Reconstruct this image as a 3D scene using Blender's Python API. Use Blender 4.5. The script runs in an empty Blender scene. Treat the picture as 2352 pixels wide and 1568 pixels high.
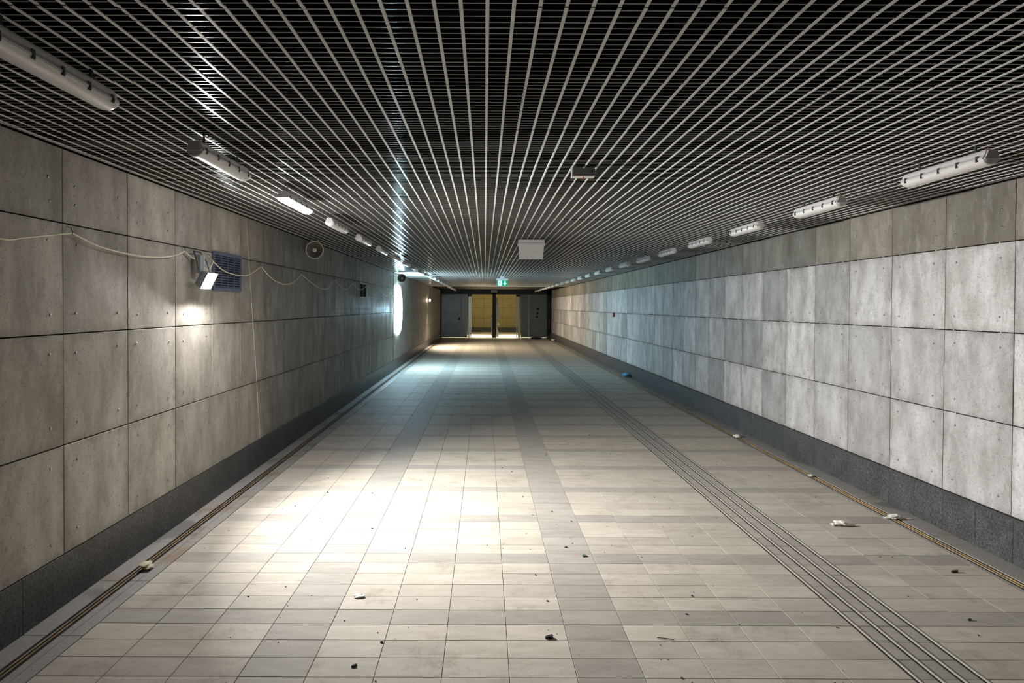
import bpy, bmesh, math, random
from mathutils import Vector, Matrix

# ------------------------------------------------------------------ camera, world, exposure
SC = bpy.context.scene
COL = SC.collection
H = 1.64
cam_d = bpy.data.cameras.new('camera'); cam = bpy.data.objects.new('camera', cam_d); COL.objects.link(cam)
cam_d.sensor_fit = 'HORIZONTAL'; cam_d.sensor_width = 36.0
cam_d.lens = 1400.5 / 2352 * 36.0
cam_d.shift_x = 62.5 / 2352; cam_d.shift_y = -61.2 / 2352
cam_d.clip_start = 0.05; cam_d.clip_end = 200
cam.matrix_world = Matrix.Translation((0, 0, H)) @ Matrix.Rotation(math.pi / 2 - 0.014, 4, 'X') @ Matrix.Rotation(0.0042, 4, 'Z')
SC.camera = cam
W = bpy.data.worlds.new('world'); SC.world = W; W.use_nodes = True
W.node_tree.nodes['Background'].inputs[0].default_value = (0.55, 0.6, 0.7, 1)
W.node_tree.nodes['Background'].inputs[1].default_value = 0.004
SC.view_settings.view_transform = 'Standard'; SC.view_settings.look = 'None'
SC.view_settings.gamma = 1.0; SC.view_settings.use_curve_mapping = False
SC.view_settings.exposure = 1.08
# lamp strengths (each light is made in its lamp's builder)
P_FLOOD = 55.0        # watt, work light on the left wall
E_DISC = 9.0         # emission of the disc added for the wall halo
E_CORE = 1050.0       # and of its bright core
P_BULB = 115.0         # bulb near the end of the passage
P_CORR = 85.0        # lamps of the cross corridor behind the gates
E_BULB1 = 900.0       # its glass
E_FIX = 14.0          # the one lit ceiling fixture

XL, XR = -2.2853, 3.4469        # faces of the wall panels
ZC = 2.4867                     # underside of the open grid ceiling
YE = 31.9                       # plane of the gates
YG = 25.7                       # end of the open grid
rnd = random.Random(7)

# ------------------------------------------------------------------ helpers
def lin(c):
    return tuple((v / 12.92 if v <= 0.04045 else ((v + 0.055) / 1.055) ** 2.4) for v in (x / 255 for x in c)) + (1.0,)

def add_box(bm, x0, x1, y0, y1, z0, z1):
    v = [bm.verts.new((x, y, z)) for z in (z0, z1) for y in (y0, y1) for x in (x0, x1)]
    for a, b, c, d in ((0, 2, 3, 1), (4, 5, 7, 6), (0, 1, 5, 4), (2, 6, 7, 3), (0, 4, 6, 2), (1, 3, 7, 5)):
        bm.faces.new((v[a], v[b], v[c], v[d]))
    return v

def add_chamfer(bm, x0, x1, y0, y1, z0, z1, c, axis='z+'):
    """box whose outer face (given axis) has a chamfered rim: 20 triangles"""
    def P(u0, u1, v0, v1, w):
        pts = [(u0, v0), (u1, v0), (u1, v1), (u0, v1)]
        if axis == 'z+': return [(u, v, w) for u, v in pts]
        return [(w, u, v) for u, v in pts]
    if axis == 'z+':
        r = [P(x0, x1, y0, y1, z0), P(x0, x1, y0, y1, z1 - c), P(x0 + c, x1 - c, y0 + c, y1 - c, z1)]
    elif axis == 'x+':
        r = [P(y0, y1, z0, z1, x0), P(y0, y1, z0, z1, x1 - c), P(y0 + c, y1 - c, z0 + c, z1 - c, x1)]
    else:
        r = [P(y0, y1, z0, z1, x1), P(y0, y1, z0, z1, x0 + c), P(y0 + c, y1 - c, z0 + c, z1 - c, x0)]
    rings = [[bm.verts.new(p) for p in q] for q in r]
    for a, b in zip(rings, rings[1:]):
        for i in range(4):
            bm.faces.new((a[i], a[(i + 1) % 4], b[(i + 1) % 4], b[i]))
    bm.faces.new(rings[-1]); bm.faces.new(rings[0][::-1])

def add_lathe(bm, prof, n=24, axis='y', cap=False):
    rings = []
    for r, t in prof:
        ring = []
        for i in range(n):
            a = 2 * math.pi * i / n
            c, s = r * math.cos(a), r * math.sin(a)
            p = {'y': (c, t, s), 'z': (c, s, t), 'x': (t, c, s)}[axis]
            ring.append(bm.verts.new(p))
        rings.append(ring)
    for a, b in zip(rings, rings[1:]):
        for i in range(n):
            bm.faces.new((a[i], a[(i + 1) % n], b[(i + 1) % n], b[i]))
    if cap:
        bm.faces.new(rings[0][::-1]); bm.faces.new(rings[-1])

def add_tube(bm, pts, r, n=8):
    pts = [Vector(p) for p in pts]; rings = []
    up = Vector((0.31, 0.2, 0.93))
    for i, p in enumerate(pts):
        t = (pts[min(i + 1, len(pts) - 1)] - pts[max(i - 1, 0)]).normalized()
        u = t.cross(up).normalized(); v = t.cross(u).normalized()
        rings.append([bm.verts.new(p + r * (math.cos(2 * math.pi * k / n) * u + math.sin(2 * math.pi * k / n) * v)) for k in range(n)])
    for a, b in zip(rings, rings[1:]):
        for k in range(n):
            bm.faces.new((a[k], a[(k + 1) % n], b[(k + 1) % n], b[k]))
    bm.faces.new(rings[0][::-1]); bm.faces.new(rings[-1])

def add_prism(bm, poly, t0, t1, axis='y'):
    """poly in the two other axes, extruded along axis"""
    def P(a, b, t): return {'y': (a, t, b), 'x': (t, a, b), 'z': (a, b, t)}[axis]
    A = [bm.verts.new(P(a, b, t0)) for a, b in poly]; B = [bm.verts.new(P(a, b, t1)) for a, b in poly]
    n = len(poly)
    for i in range(n):
        bm.faces.new((A[i], A[(i + 1) % n], B[(i + 1) % n], B[i]))
    bm.faces.new(A[::-1]); bm.faces.new(B)

def mesh(bm, name, mat=None, smooth=False):
    bmesh.ops.recalc_face_normals(bm, faces=bm.faces[:])
    me = bpy.data.meshes.new(name); bm.to_mesh(me); bm.free()
    if smooth:
        for p in me.polygons: p.use_smooth = True
    if mat: me.materials.append(mat)
    return me

def obj(name, data, parent=None, loc=(0, 0, 0), label=None, cat=None, group=None, kind=None):
    if isinstance(data, tuple): data = mesh(data[0], name, data[1], len(data) > 2 and data[2])
    o = bpy.data.objects.new(name, data); COL.objects.link(o)
    o.location = loc
    if parent: o.parent = parent
    for k, v in (('label', label), ('category', cat), ('group', group), ('kind', kind)):
        if v: o[k] = v
    return o

def thing(name, label, cat, loc, group=None):
    o = obj(name, None, None, loc, label, cat, group); o.empty_display_size = 0.1
    return o

def box(name, mat, x0, x1, y0, y1, z0, z1, parent=None, **k):
    bm = bmesh.new(); add_box(bm, x0, x1, y0, y1, z0, z1)
    return obj(name, (bm, mat), parent, **k)

# ------------------------------------------------------------------ materials
class NT:
    def __init__(s, name):
        s.m = bpy.data.materials.new(name); s.m.use_nodes = True; s.t = s.m.node_tree
        s.b = s.t.nodes['Principled BSDF']
    def n(s, typ, **kw):
        o = s.t.nodes.new(typ)
        for k, v in kw.items():
            if k.startswith('i_'): o.inputs[int(k[2:]) if k[2:].isdigit() else k[2:].replace('_', ' ')].default_value = v
            else: setattr(o, k, v)
        return o
    def l(s, a, b): s.t.links.new(a, b)
    def mix(s, fac, a, b, typ='MIX'):
        o = s.n('ShaderNodeMix', data_type='RGBA', blend_type=typ)
        for val, idx in ((fac, 0), (a, 6), (b, 7)):
            if hasattr(val, 'is_linked'): s.l(val, o.inputs[idx])
            else: o.inputs[idx].default_value = val
        return o.outputs[2]
    def ramp(s, src, p0, p1, c0=(0, 0, 0, 1), c1=(1, 1, 1, 1)):
        r = s.n('ShaderNodeValToRGB'); e = r.color_ramp.elements
        e[0].position, e[0].color, e[1].position, e[1].color = p0, c0, p1, c1
        s.l(src, r.inputs[0]); return r.outputs[0]
    def noise(s, vec, scale, detail=4, rough=0.55):
        o = s.n('ShaderNodeTexNoise'); o.inputs['Scale'].default_value = scale
        o.inputs['Detail'].default_value = detail; o.inputs['Roughness'].default_value = rough
        s.l(vec, o.inputs['Vector']); return o.outputs['Fac']
    def coords(s, scale=(1, 1, 1), rand=True):
        tc = s.n('ShaderNodeTexCoord'); oi = s.n('ShaderNodeObjectInfo'); s.oi = oi
        mp = s.n('ShaderNodeMapping'); mp.inputs['Scale'].default_value = scale
        if rand:
            mul = s.n('ShaderNodeMath', operation='MULTIPLY'); mul.inputs[1].default_value = 97.0
            s.l(oi.outputs['Random'], mul.inputs[0])
            add = s.n('ShaderNodeVectorMath', operation='ADD'); s.l(tc.outputs['Object'], add.inputs[0]); s.l(mul.outputs[0], add.inputs[1])
            s.l(add.outputs[0], mp.inputs['Vector'])
        else:
            s.l(tc.outputs['Object'], mp.inputs['Vector'])
        return mp.outputs[0]
    def bump(s, h, strength, dist=0.01):
        b = s.n('ShaderNodeBump'); b.inputs['Strength'].default_value = strength; b.inputs['Distance'].default_value = dist
        s.l(h, b.inputs['Height']); s.l(b.outputs[0], s.b.inputs['Normal'])
    def set(s, color=None, rough=None, metal=None, spec=None):
        if color is not None:
            if hasattr(color, 'is_linked'): s.l(color, s.b.inputs['Base Color'])
            else: s.b.inputs['Base Color'].default_value = color
        if rough is not None: s.b.inputs['Roughness'].default_value = rough
        if metal is not None: s.b.inputs['Metallic'].default_value = metal
        if spec is not None: s.b.inputs['Specular IOR Level'].default_value = spec

def simple(name, rgb, rough=0.5, metal=0.0, var=0.12, scale=30.0):
    k = NT(name); v = k.coords(); n = k.noise(v, scale)
    c = lin(rgb); d = tuple(x * (1 - var) for x in c[:3]) + (1,); e = tuple(min(1, x * (1 + var)) for x in c[:3]) + (1,)
    k.set(k.ramp(n, 0.35, 0.65, d, e), rough, metal)
    return k.m

def emit(name, rgb, strength):
    k = NT(name); k.set((0.8, 0.8, 0.8, 1), 0.4)
    k.b.inputs['Emission Color'].default_value = rgb + (1,)
    k.b.inputs['Emission Strength'].default_value = strength
    return k.m

def concrete_panel():
    k = NT('fibre_cement_panel')
    v = k.coords((1, 1, 1)); vs = k.coords((2.6, 2.6, 1.0))
    big = k.noise(vs, 2.2, 5, 0.6)
    fine = k.noise(v, 55, 4, 0.7)
    pit = k.n('ShaderNodeTexVoronoi'); pit.inputs['Scale'].default_value = 58; k.l(v, pit.inputs['Vector'])
    pm = k.noise(v, 30, 2)
    pits = k.ramp(pit.outputs['Distance'], 0.14, 0.27, (1, 1, 1, 1), (0, 0, 0, 1))
    pitm = k.mix(1.0, pits, k.ramp(pm, 0.46, 0.56), 'MULTIPLY')
    base = k.oi.outputs['Color']
    streak = k.ramp(big, 0.36, 0.66, (0.70, 0.685, 0.66, 1), (1.12, 1.12, 1.11, 1))
    c = k.mix(1.0, base, streak, 'MULTIPLY')
    # streaks of lime wash
    wash = k.ramp(k.noise(k.coords((3.5, 3.5, 1.1)), 3.0, 8, 0.72), 0.53, 0.66)
    wf = k.n('ShaderNodeMath', operation='MULTIPLY'); wf.inputs[1].default_value = 0.42
    k.l(wash, wf.inputs[0])
    c = k.mix(wf.outputs[0], c, (0.50, 0.49, 0.47, 1))
    c = k.mix(1.0, c, k.ramp(fine, 0.3, 0.7, (0.88, 0.88, 0.88, 1), (1.08, 1.08, 1.08, 1)), 'MULTIPLY')
    # grime along the panel edges
    tc = k.n('ShaderNodeTexCoord'); sx = k.n('ShaderNodeSeparateXYZ'); k.l(tc.outputs['Generated'], sx.inputs[0])
    def fold(o):
        m = k.n('ShaderNodeMath', operation='PINGPONG'); m.inputs[1].default_value = 0.5; k.l(o, m.inputs[0]); return m.outputs[0]
    mn = k.n('ShaderNodeMath', operation='MINIMUM'); k.l(fold(sx.outputs[1]), mn.inputs[0]); k.l(fold(sx.outputs[2]), mn.inputs[1])
    ed = k.ramp(mn.outputs[0], 0.0, 0.10, (1, 1, 1, 1), (0, 0, 0, 1))
    edn = k.mix(1.0, ed, k.ramp(k.noise(v, 7, 5, 0.7), 0.38, 0.62), 'MULTIPLY')
    ef = k.n('ShaderNodeMath', operation='MULTIPLY'); ef.inputs[1].default_value = 0.55; k.l(edn, ef.inputs[0])
    c = k.mix(ef.outputs[0], c, (0.17, 0.15, 0.12, 1))
    blot = k.ramp(k.noise(k.coords((4, 4, 2.2)), 2.2, 9, 0.78), 0.52, 0.60)
    bf = k.n('ShaderNodeMath', operation='MULTIPLY'); bf.inputs[1].default_value = 0.30; k.l(blot, bf.inputs[0])
    c = k.mix(bf.outputs[0], c, (0.20, 0.185, 0.165, 1))
    pf = k.n('ShaderNodeMath', operation='MULTIPLY'); pf.inputs[1].default_value = 0.65; k.l(pitm, pf.inputs[0])
    c = k.mix(pf.outputs[0], c, (0.07, 0.065, 0.06, 1))
    k.set(c, 0.42, 0.0, 0.5)
    rr = k.ramp(big, 0.3, 0.7, (0.66, 0.66, 0.66, 1), (0.5, 0.5, 0.5, 1)); k.l(rr, k.b.inputs['Roughness'])
    k.bump(k.noise(k.coords((9, 9, 1.2)), 4, 4), 0.09, 0.01)
    return k.m

def floor_tile(name, c0, c1, dirt):
    k = NT(name)
    v = k.coords((1, 1, 1)); vx = k.coords((0.6, 2.4, 1))
    a = k.noise(vx, 7, 5, 0.65); f = k.noise(v, 140, 3, 0.7)
    c = k.ramp(a, 0.3, 0.7, c0, c1)
    c = k.mix(1.0, c, k.ramp(f, 0.3, 0.7, (0.88, 0.88, 0.88, 1), (1.08, 1.08, 1.08, 1)), 'MULTIPLY')
    rv = k.n('ShaderNodeMapRange'); rv.inputs['To Min'].default_value = 0.90; rv.inputs['To Max'].default_value = 1.07
    k.l(k.oi.outputs['Random'], rv.inputs['Value'])
    c = k.mix(1.0, c, rv.outputs[0], 'MULTIPLY')
    # trodden dirt follows the passage, not the tile
    g = k.n('ShaderNodeNewGeometry'); d = k.noise(g.outputs['Position'], 2.4, 12, 0.82)
    dm = k.ramp(d, 0.53, 0.66); df = k.n('ShaderNodeMath', operation='MULTIPLY'); df.inputs[1].default_value = dirt; k.l(dm, df.inputs[0])
    c = k.mix(df.outputs[0], c, (0.21, 0.17, 0.12, 1))
    k.set(c, 0.66, 0, 0.35)
    k.bump(f, 0.12, 0.002)
    return k.m

def granite():
    k = NT('dark_granite'); v = k.coords()
    a = k.noise(v, 75, 5, 0.85); b = k.noise(v, 6, 3)
    c = k.ramp(a, 0.38, 0.64, (0.015, 0.0155, 0.0165, 1), (0.125, 0.126, 0.128, 1))
    c = k.mix(1.0, c, k.ramp(b, 0.3, 0.7, (0.75, 0.75, 0.75, 1), (1.2, 1.2, 1.2, 1)), 'MULTIPLY')
    k.set(c, 0.45)
    return k.m

def drain_stone():
    k = NT('drain_edge_stone'); v = k.coords()
    g = k.n('ShaderNodeNewGeometry')
    a = k.noise(v, 60, 4, 0.7)
    c = k.ramp(a, 0.3, 0.7, (0.25, 0.24, 0.225, 1), (0.37, 0.355, 0.33, 1))
    d = k.ramp(k.noise(g.outputs['Position'], 2.6, 4, 0.6), 0.56, 0.66)
    df = k.n('ShaderNodeMath', operation='MULTIPLY'); df.inputs[1].default_value = 0.6; k.l(d, df.inputs[0])
    c = k.mix(df.outputs[0], c, (0.26, 0.15, 0.06, 1))
    w = k.ramp(k.noise(g.outputs['Position'], 1.9, 3, 0.5), 0.60, 0.66)
    wf = k.n('ShaderNodeMath', operation='MULTIPLY'); wf.inputs[1].default_value = 0.55; k.l(w, wf.inputs[0])
    c = k.mix(wf.outputs[0], c, (0.09, 0.09, 0.09, 1))
    k.set(c, 0.5)
    return k.m

M_PANEL = concrete_panel()
M_TILE = floor_tile('beige_tile', (0.43, 0.393, 0.33, 1), (0.54, 0.50, 0.43, 1), 0.55)
M_GREY = floor_tile('grey_tile', (0.325, 0.305, 0.27, 1), (0.415, 0.39, 0.35, 1), 0.22)
M_GRAN = granite()
M_DSTONE = drain_stone()
M_RUST = simple('rusty_rib', (160, 136, 100), 0.7, 0, 0.35, 9)
M_JOINT = simple('dark_joint', (24, 23, 22), 0.9)
M_GROUT = simple('floor_grout', (104, 97, 86), 0.9)
M_BLACK = simple('plenum_black', (10, 10, 12), 0.95)
for _m in (M_JOINT, M_BLACK, M_GROUT): _m.node_tree.nodes['Principled BSDF'].inputs['Specular IOR Level'].default_value = 0.0
M_SLAT = simple('slat_aluminium', (236, 233, 228), 0.17, 0.0, 0.05, 12)
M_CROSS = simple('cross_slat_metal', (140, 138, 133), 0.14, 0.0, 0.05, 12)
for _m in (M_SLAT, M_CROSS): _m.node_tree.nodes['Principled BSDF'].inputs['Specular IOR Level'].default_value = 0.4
M_STEELD = simple('dark_frame_paint', (17, 18, 21), 0.5)
M_STEEL = simple('brushed_steel', (176, 176, 176), 0.3, 0.9, 0.08, 80)
M_LEAF = simple('gate_leaf_sheet', (112, 113, 110), 0.34, 0.45, 0.1, 3)
M_WHITE = simple('white_plastic', (214, 213, 212), 0.45, 0, 0.04)
M_GREYP = simple('grey_plastic', (158, 162, 166), 0.45, 0, 0.06)
M_DIFF = simple('opal_diffuser', (226, 224, 220), 0.3, 0, 0.03)
M_CLIPD = simple('clip_steel', (98, 98, 106), 0.35, 0.8)
M_ORANGE = simple('orange_tip', (214, 112, 44), 0.5)
M_CABLE = simple('cream_cable', (240, 230, 210), 0.55, 0, 0.05)
M_VENT = simple('blue_grey_paint', (96, 106, 126), 0.5)
M_VENTD = simple('vent_inside', (14, 16, 22), 0.9)
M_VENTL = simple('pale_vent_frame', (150, 158, 162), 0.45)
M_RED = simple('red_plastic', (178, 34, 36), 0.4)
M_GREEN = emit('lit_green_sign', (0.0, 0.27, 0.13), 0.45); M_GREEN.node_tree.nodes['Principled BSDF'].inputs['Base Color'].default_value = (0.0, 0.22, 0.11, 1)
M_SIGNW = emit('lit_white_sign', (0.72, 0.95, 0.9), 0.32)
M_OLIVE = simple('olive_panel', (152, 140, 92), 0.6, 0, 0.10, 5)
M_RIB = simple('steel_guide_rib', (196, 190, 180), 0.4, 0.3, 0.08, 60)
M_RUBBER = simple('black_rubber', (26, 28, 30), 0.8)
M_PLASTIC = simple('crumpled_plastic', (232, 230, 222), 0.25, 0, 0.05)
M_PAPER = simple('torn_paper', (206, 196, 172), 0.8)
M_BROWN = simple('brown_wood_scrap', (84, 58, 36), 0.8)
M_DEBRIS = simple('dark_debris', (44, 40, 36), 0.9, 0, 0.5)
M_BLUEP = simple('blue_wrapper', (96, 176, 214), 0.35)
M_GREENW = simple('green_wrapper_film', (58, 92, 78), 0.4, 0, 0.4, 90)
M_CEILB = simple('painted_board', (206, 206, 202), 0.6, 0, 0.05)
M_CEILD = simple('dark_ceiling_board', (66, 60, 54), 0.7)
M_FLOORC = simple('corridor_floor', (214, 208, 196), 0.5, 0, 0.06, 6)
M_GLASS_ON = emit('work_light_glass', (1.0, 0.975, 0.95), E_BULB1)
M_DISC = emit('halo_disc_face', (0.62, 0.90, 1.0), E_DISC)
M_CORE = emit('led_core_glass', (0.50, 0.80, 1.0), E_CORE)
M_DISCR = emit('halo_disc_rim', (0.66, 0.92, 1.0), E_DISC * 1.6)
M_BULB = emit('warm_bulb_glass', (1.0, 0.80, 0.55), 22.0)
M_FIXON = emit('lit_opal_diffuser', (0.93, 0.94, 1.0), E_FIX)
M_CORRL = emit('corridor_lamp_lens', (1.0, 0.86, 0.55), 12.0)

# ------------------------------------------------------------------ floor
TX0, TP, RY0, RP = 0.1162, 0.30, 2.6726, 0.15
FL = box('floor', M_GROUT, XL - 0.1, XR + 0.1, -2.0, 41.0, -0.14, -0.006, kind='structure')
FL['label'] = 'beige and grey tiled floor of the underground passage'
bm = bmesh.new(); add_chamfer(bm, 0, TP - 0.0024, 0, RP - 0.0024, -0.008, 0, 0.0012)
me_t = mesh(bm, 'tile', M_TILE)
me_g = me_t.copy(); me_g.materials.clear(); me_g.materials.append(M_GREY)
cols = list(range(-7, 10)); rest = {0: bmesh.new(), 1: bmesh.new()}
count = 0
for i in range(-6, 195):
    for kx in cols:
        x = TX0 + kx * TP + 0.0012; y = RY0 + i * RP + 0.0012
        grey = (kx + 4) % 5 == 0 or (i - 3) % 5 == 0
        z = rnd.uniform(-0.0012, 0.0004)
        vis = i >= -1 and count < 300 and -2.2853 < x and (x - 0.045 * 0) < 0.93 * (y + 0.15) + 0.05
        if vis:
            count += 1
            obj('tile', me_g if grey else me_t, FL, (x, y, z))
        else:
            w, d = TP - 0.0024, RP - 0.0024
            add_chamfer(rest[1 if grey else 0], x, x + w, y, y + d, -0.008 + z, z, 0.0012)
obj('beige_tiles', (rest[0], M_TILE), FL, kind='stuff')
obj('grey_tiles', (rest[1], M_GREY), FL, kind='stuff')

# tactile guide strip: four steel ribs with a dark strip painted in for the groove shadow along each
T = thing('guide_strip', 'tactile guide strip of four raised steel ribs along the floor', 'guide strip', (1.916, 2.0, 0))
for k in range(4):
    x = 0.0 + k * 0.0995
    bm = bmesh.new(); add_chamfer(bm, x - 0.006, x + 0.006, 0, 29.7, 0.0006, 0.006, 0.002)
    r = obj('rib', (bm, M_RIB), T)
    bm = bmesh.new(); add_box(bm, x - 0.017, x - 0.007, 0, 29.7, 0.0005, 0.0022)
    obj('groove_shade', (bm, M_RUBBER), r)

# slot drains along both walls
def drain(x_wall, s0, s1, joint, x_field, label):
    d = thing('slot_drain', label, 'drain', (0, 1.8, 0))
    sg = 1 if x_wall < x_field else -1
    def span(a, b): return (min(a, b), max(a, b))
    a, b = span(s0, s1)
    bm = bmesh.new(); add_box(bm, a, b, 0, 30.0, -0.0059, -0.0052); obj('channel', (bm, M_VENTD), d)
    w = (b - a)
    for k in (1, 2):
        c = a + w * k / 3
        bm = bmesh.new(); add_box(bm, c - 0.0035, c + 0.0035, 0, 30.0, -0.0051, 0.0006); obj('slot_rib', (bm, M_RUST), d)
    for u, v in ((x_wall, s0), (s1, joint), (joint, x_field)):
        a, b = span(u, v)
        bm = bmesh.new(); add_chamfer(bm, a + 0.001, b - 0.001, 0, 0.597, -0.0055, 0.0008, 0.001)
        me = mesh(bm, 'edge_stone', M_DSTONE)
        for j in range(50): obj('edge_stone', me, d, (0, j * 0.6, 0))
    return d
drain(XL, -2.168, -2.102, -2.058, -1.9855, 'slotted drain channel with rust stains along the left wall')
drain(3.400, 3.228, 3.152, 3.134, 3.1165, 'slotted drain channel with rust stains along the right wall')

# ------------------------------------------------------------------ walls
ROWS = [(0.2802, 0.8752), (0.8752, 1.4797), (1.4797, 2.0811), (2.0811, 2.484)]
WL = box('wall_left', M_JOINT, XL - 0.25, XL - 0.016, -2.0, YE, -0.12, 3.1, kind='structure')
WL['label'] = 'left wall clad in concrete panels above a dark granite base'
WR = box('wall_right', M_JOINT, XR + 0.016, XR + 0.25, -2.0, YE, -0.12, 3.1, kind='structure')
WR['label'] = 'right wall clad in concrete panels above a dark granite base'
GAPH, GAPV = 0.0034, 0.0026
pm = {}
def panel_mesh(side, row, smooth):
    key = (side, row, smooth)
    if key not in pm:
        z0, z1 = ROWS[row]; bm = bmesh.new()
        gv = 0.0012 if smooth else GAPV; gh = 0.0015 if smooth else GAPH
        if side < 0: add_chamfer(bm, -0.014, 0, gv, 0.6 - gv, z0 + gh, z1 - gh, 0.002, 'x+')
        else: add_chamfer(bm, 0, 0.014, gv, 0.6 - gv, z0 + gh, z1 - gh, 0.002, 'x-')
        pm[key] = mesh(bm, 'wall_panel', M_PANEL)
    return pm[key]
def tone(side, row, j, y):
    r = rnd.random()
    if side > 0:
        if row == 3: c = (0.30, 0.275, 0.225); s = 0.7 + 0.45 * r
        else: c = (0.58, 0.57, 0.57); s = (0.66 + 0.6 * r)
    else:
        c = (0.46, 0.43, 0.375) if y < 5.8 else (0.29, 0.28, 0.255); s = 0.80 + 0.36 * r  # left panels near the work light lighter: brightness put into their colour
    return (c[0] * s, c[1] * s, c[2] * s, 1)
for side, x, y0, wall in ((-1, XL, 3.3036 - 0.6 * 3, WL), (1, XR, 3.9694 - 0.6 * 3, WR)):
    n = int((YE - y0) / 0.6)
    bolts = bmesh.new(); clips = bmesh.new()
    for j in range(n):
        y = y0 + 0.6 * j
        for row in range(4):
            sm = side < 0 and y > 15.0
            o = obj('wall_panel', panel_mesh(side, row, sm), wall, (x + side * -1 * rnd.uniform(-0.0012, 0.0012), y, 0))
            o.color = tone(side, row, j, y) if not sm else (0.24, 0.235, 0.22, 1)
            if not sm and y < 16:
                z0, z1 = ROWS[row]
                for by in (0.105, 0.495):
                    for bz in (z0 + 0.1, z1 - 0.1 if row < 3 else z0 + 0.22):
                        t = bmesh.new()
                        yy, zz = y + by + rnd.uniform(-.012, .012), bz + rnd.uniform(-.012, .012)
                        rings = []
                        for rr, dx in ((0.0075, 0.0005), (0.0075, 0.003), (0.004, 0.0045)):
                            rings.append([bolts.verts.new((x - side * dx, yy + rr * math.cos(a * math.pi / 4), zz + rr * math.sin(a * math.pi / 4))) for a in range(8)])
                        for p, q in zip(rings, rings[1:]):
                            for a in range(8): bolts.faces.new((p[a], p[(a + 1) % 8], q[(a + 1) % 8], q[a]))
                        bolts.faces.new(rings[-1]); t.free()
                if row > 0:
                    for cy in (0.11, 0.49):
                        cc = y + cy + rnd.uniform(-.02, .02)
                        add_box(clips, x - 0.006 if side > 0 else x - 0.012, x + 0.012 if side > 0 else x + 0.0, cc - 0.005, cc + 0.005, z0 - 0.0025, z0 + 0.0025)
    obj('bolt_heads', (bolts, M_STEEL, True), wall, kind='stuff')
    if side > 0: obj('joint_clips', (clips, M_WHITE), wall, kind='stuff')
    else: clips.free()
    # granite base slabs
    bm = bmesh.new()
    xf = XL + 0.002 if side < 0 else 3.400
    bl = 1.2 if side < 0 else 0.3
    if side < 0: add_chamfer(bm, XL - 0.014, xf, 0.0004, bl - 0.0004, -0.004, 0.2790, 0.0015, 'x+')
    else: add_chamfer(bm, xf, XR + 0.014, 0.0008, 0.2992, -0.004, 0.2790, 0.002, 'x-')
    me = mesh(bm, 'base_slab', M_GRAN)
    for j in range(int((YE - 1.8) / bl)):
        obj('base_slab', me, wall, (0, 1.8 + bl * j, 0))
# edge strip where the panelling changes at the glowing disc
tr = box('trim_1', M_STEEL, XL, XL + 0.012, 15.22, 15.30, 0.285, 2.48, kind='structure')
tr['label'] = 'narrow vertical metal strip on the left wall before the glowing disc'

# ------------------------------------------------------------------ ceiling
CE = box('ceiling', M_BLACK, XL - 0.25, XR + 0.25, -2.0, YG + 0.3, 3.05, 3.15, kind='structure')
CE['label'] = 'dark slab above an open metal grid ceiling of long and cross slats'
MX = [XL + 0.004] + [-2.25 + 0.6 * k + 0.004 for k in range(1, 10)] + [XR - 0.004]
MY0 = 1.14
NMY = int((YG - MY0) / 0.6) + 1
rj = random.Random(3)
dz = [[(rj.uniform(-.0022, .0022), rj.uniform(-.0022, .0022), rj.uniform(-.0012, .0012)) for _ in range(NMY)] for _ in range(10)]
def mz(c, r, x, y):
    a, b, t = dz[c][r]
    u = (y - (MY0 + 0.6 * r)) / 0.6; w = (x - MX[c]) / (MX[c + 1] - MX[c])
    return ZC + a * (1 - u) + b * u + t * (w - 0.5)
PL = [(0.0055, 0.0034), (0.0055, 0.0005), (0.0050, 0.0), (-0.0050, 0.0), (-0.0055, 0.0005), (-0.0055, 0.0034)]
PX = [(0.0035 * math.cos(2 * math.pi * i / 14), 0.0009 - 0.0009 * math.sin(2 * math.pi * i / 14)) for i in range(14)]
def sweep(bm, prof, a, b, axis):
    A, B = [], []
    for (u, v) in prof:
        if axis == 'y':
            A.append(bm.verts.new((a[0] + u, a[1], a[2] + v))); B.append(bm.verts.new((b[0] + u, b[1], b[2] + v)))
        else:
            A.append(bm.verts.new((a[0], a[1] + u, a[2] + v))); B.append(bm.verts.new((b[0], b[1] + u, b[2] + v)))
    n = len(prof)
    for i in range(n):
        bm.faces.new((A[i], A[(i + 1) % n], B[(i + 1) % n], B[i]))
    if axis == 'y': bm.faces.new(A[::-1]); bm.faces.new(B)      # the thin cross blades stay open-ended tubes
def smooth_flat_top(me):
    for p in me.polygons: p.use_smooth = True
k = -30
while True:
    x = 0.004 + 0.075 * k; k += 1
    if x < XL + 0.02: continue
    if x > XR - 0.02: break
    c = max(i for i in range(10) if x >= MX[i])
    bm = bmesh.new()
    for r in range(NMY):
        ya, yb = MY0 + 0.6 * r, min(MY0 + 0.6 * (r + 1), YG) - 0.002
        if x < -1.44 and ya > 15.2 and yb < 18.4: continue
        sweep(bm, PL, (x, ya, mz(c, r, x, ya)), (x, yb, mz(c, r, x, yb)), 'y')
    me = mesh(bm, 'slat', M_SLAT)
    obj('slat', me, CE)
rest = bmesh.new(); ncross = 0
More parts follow.
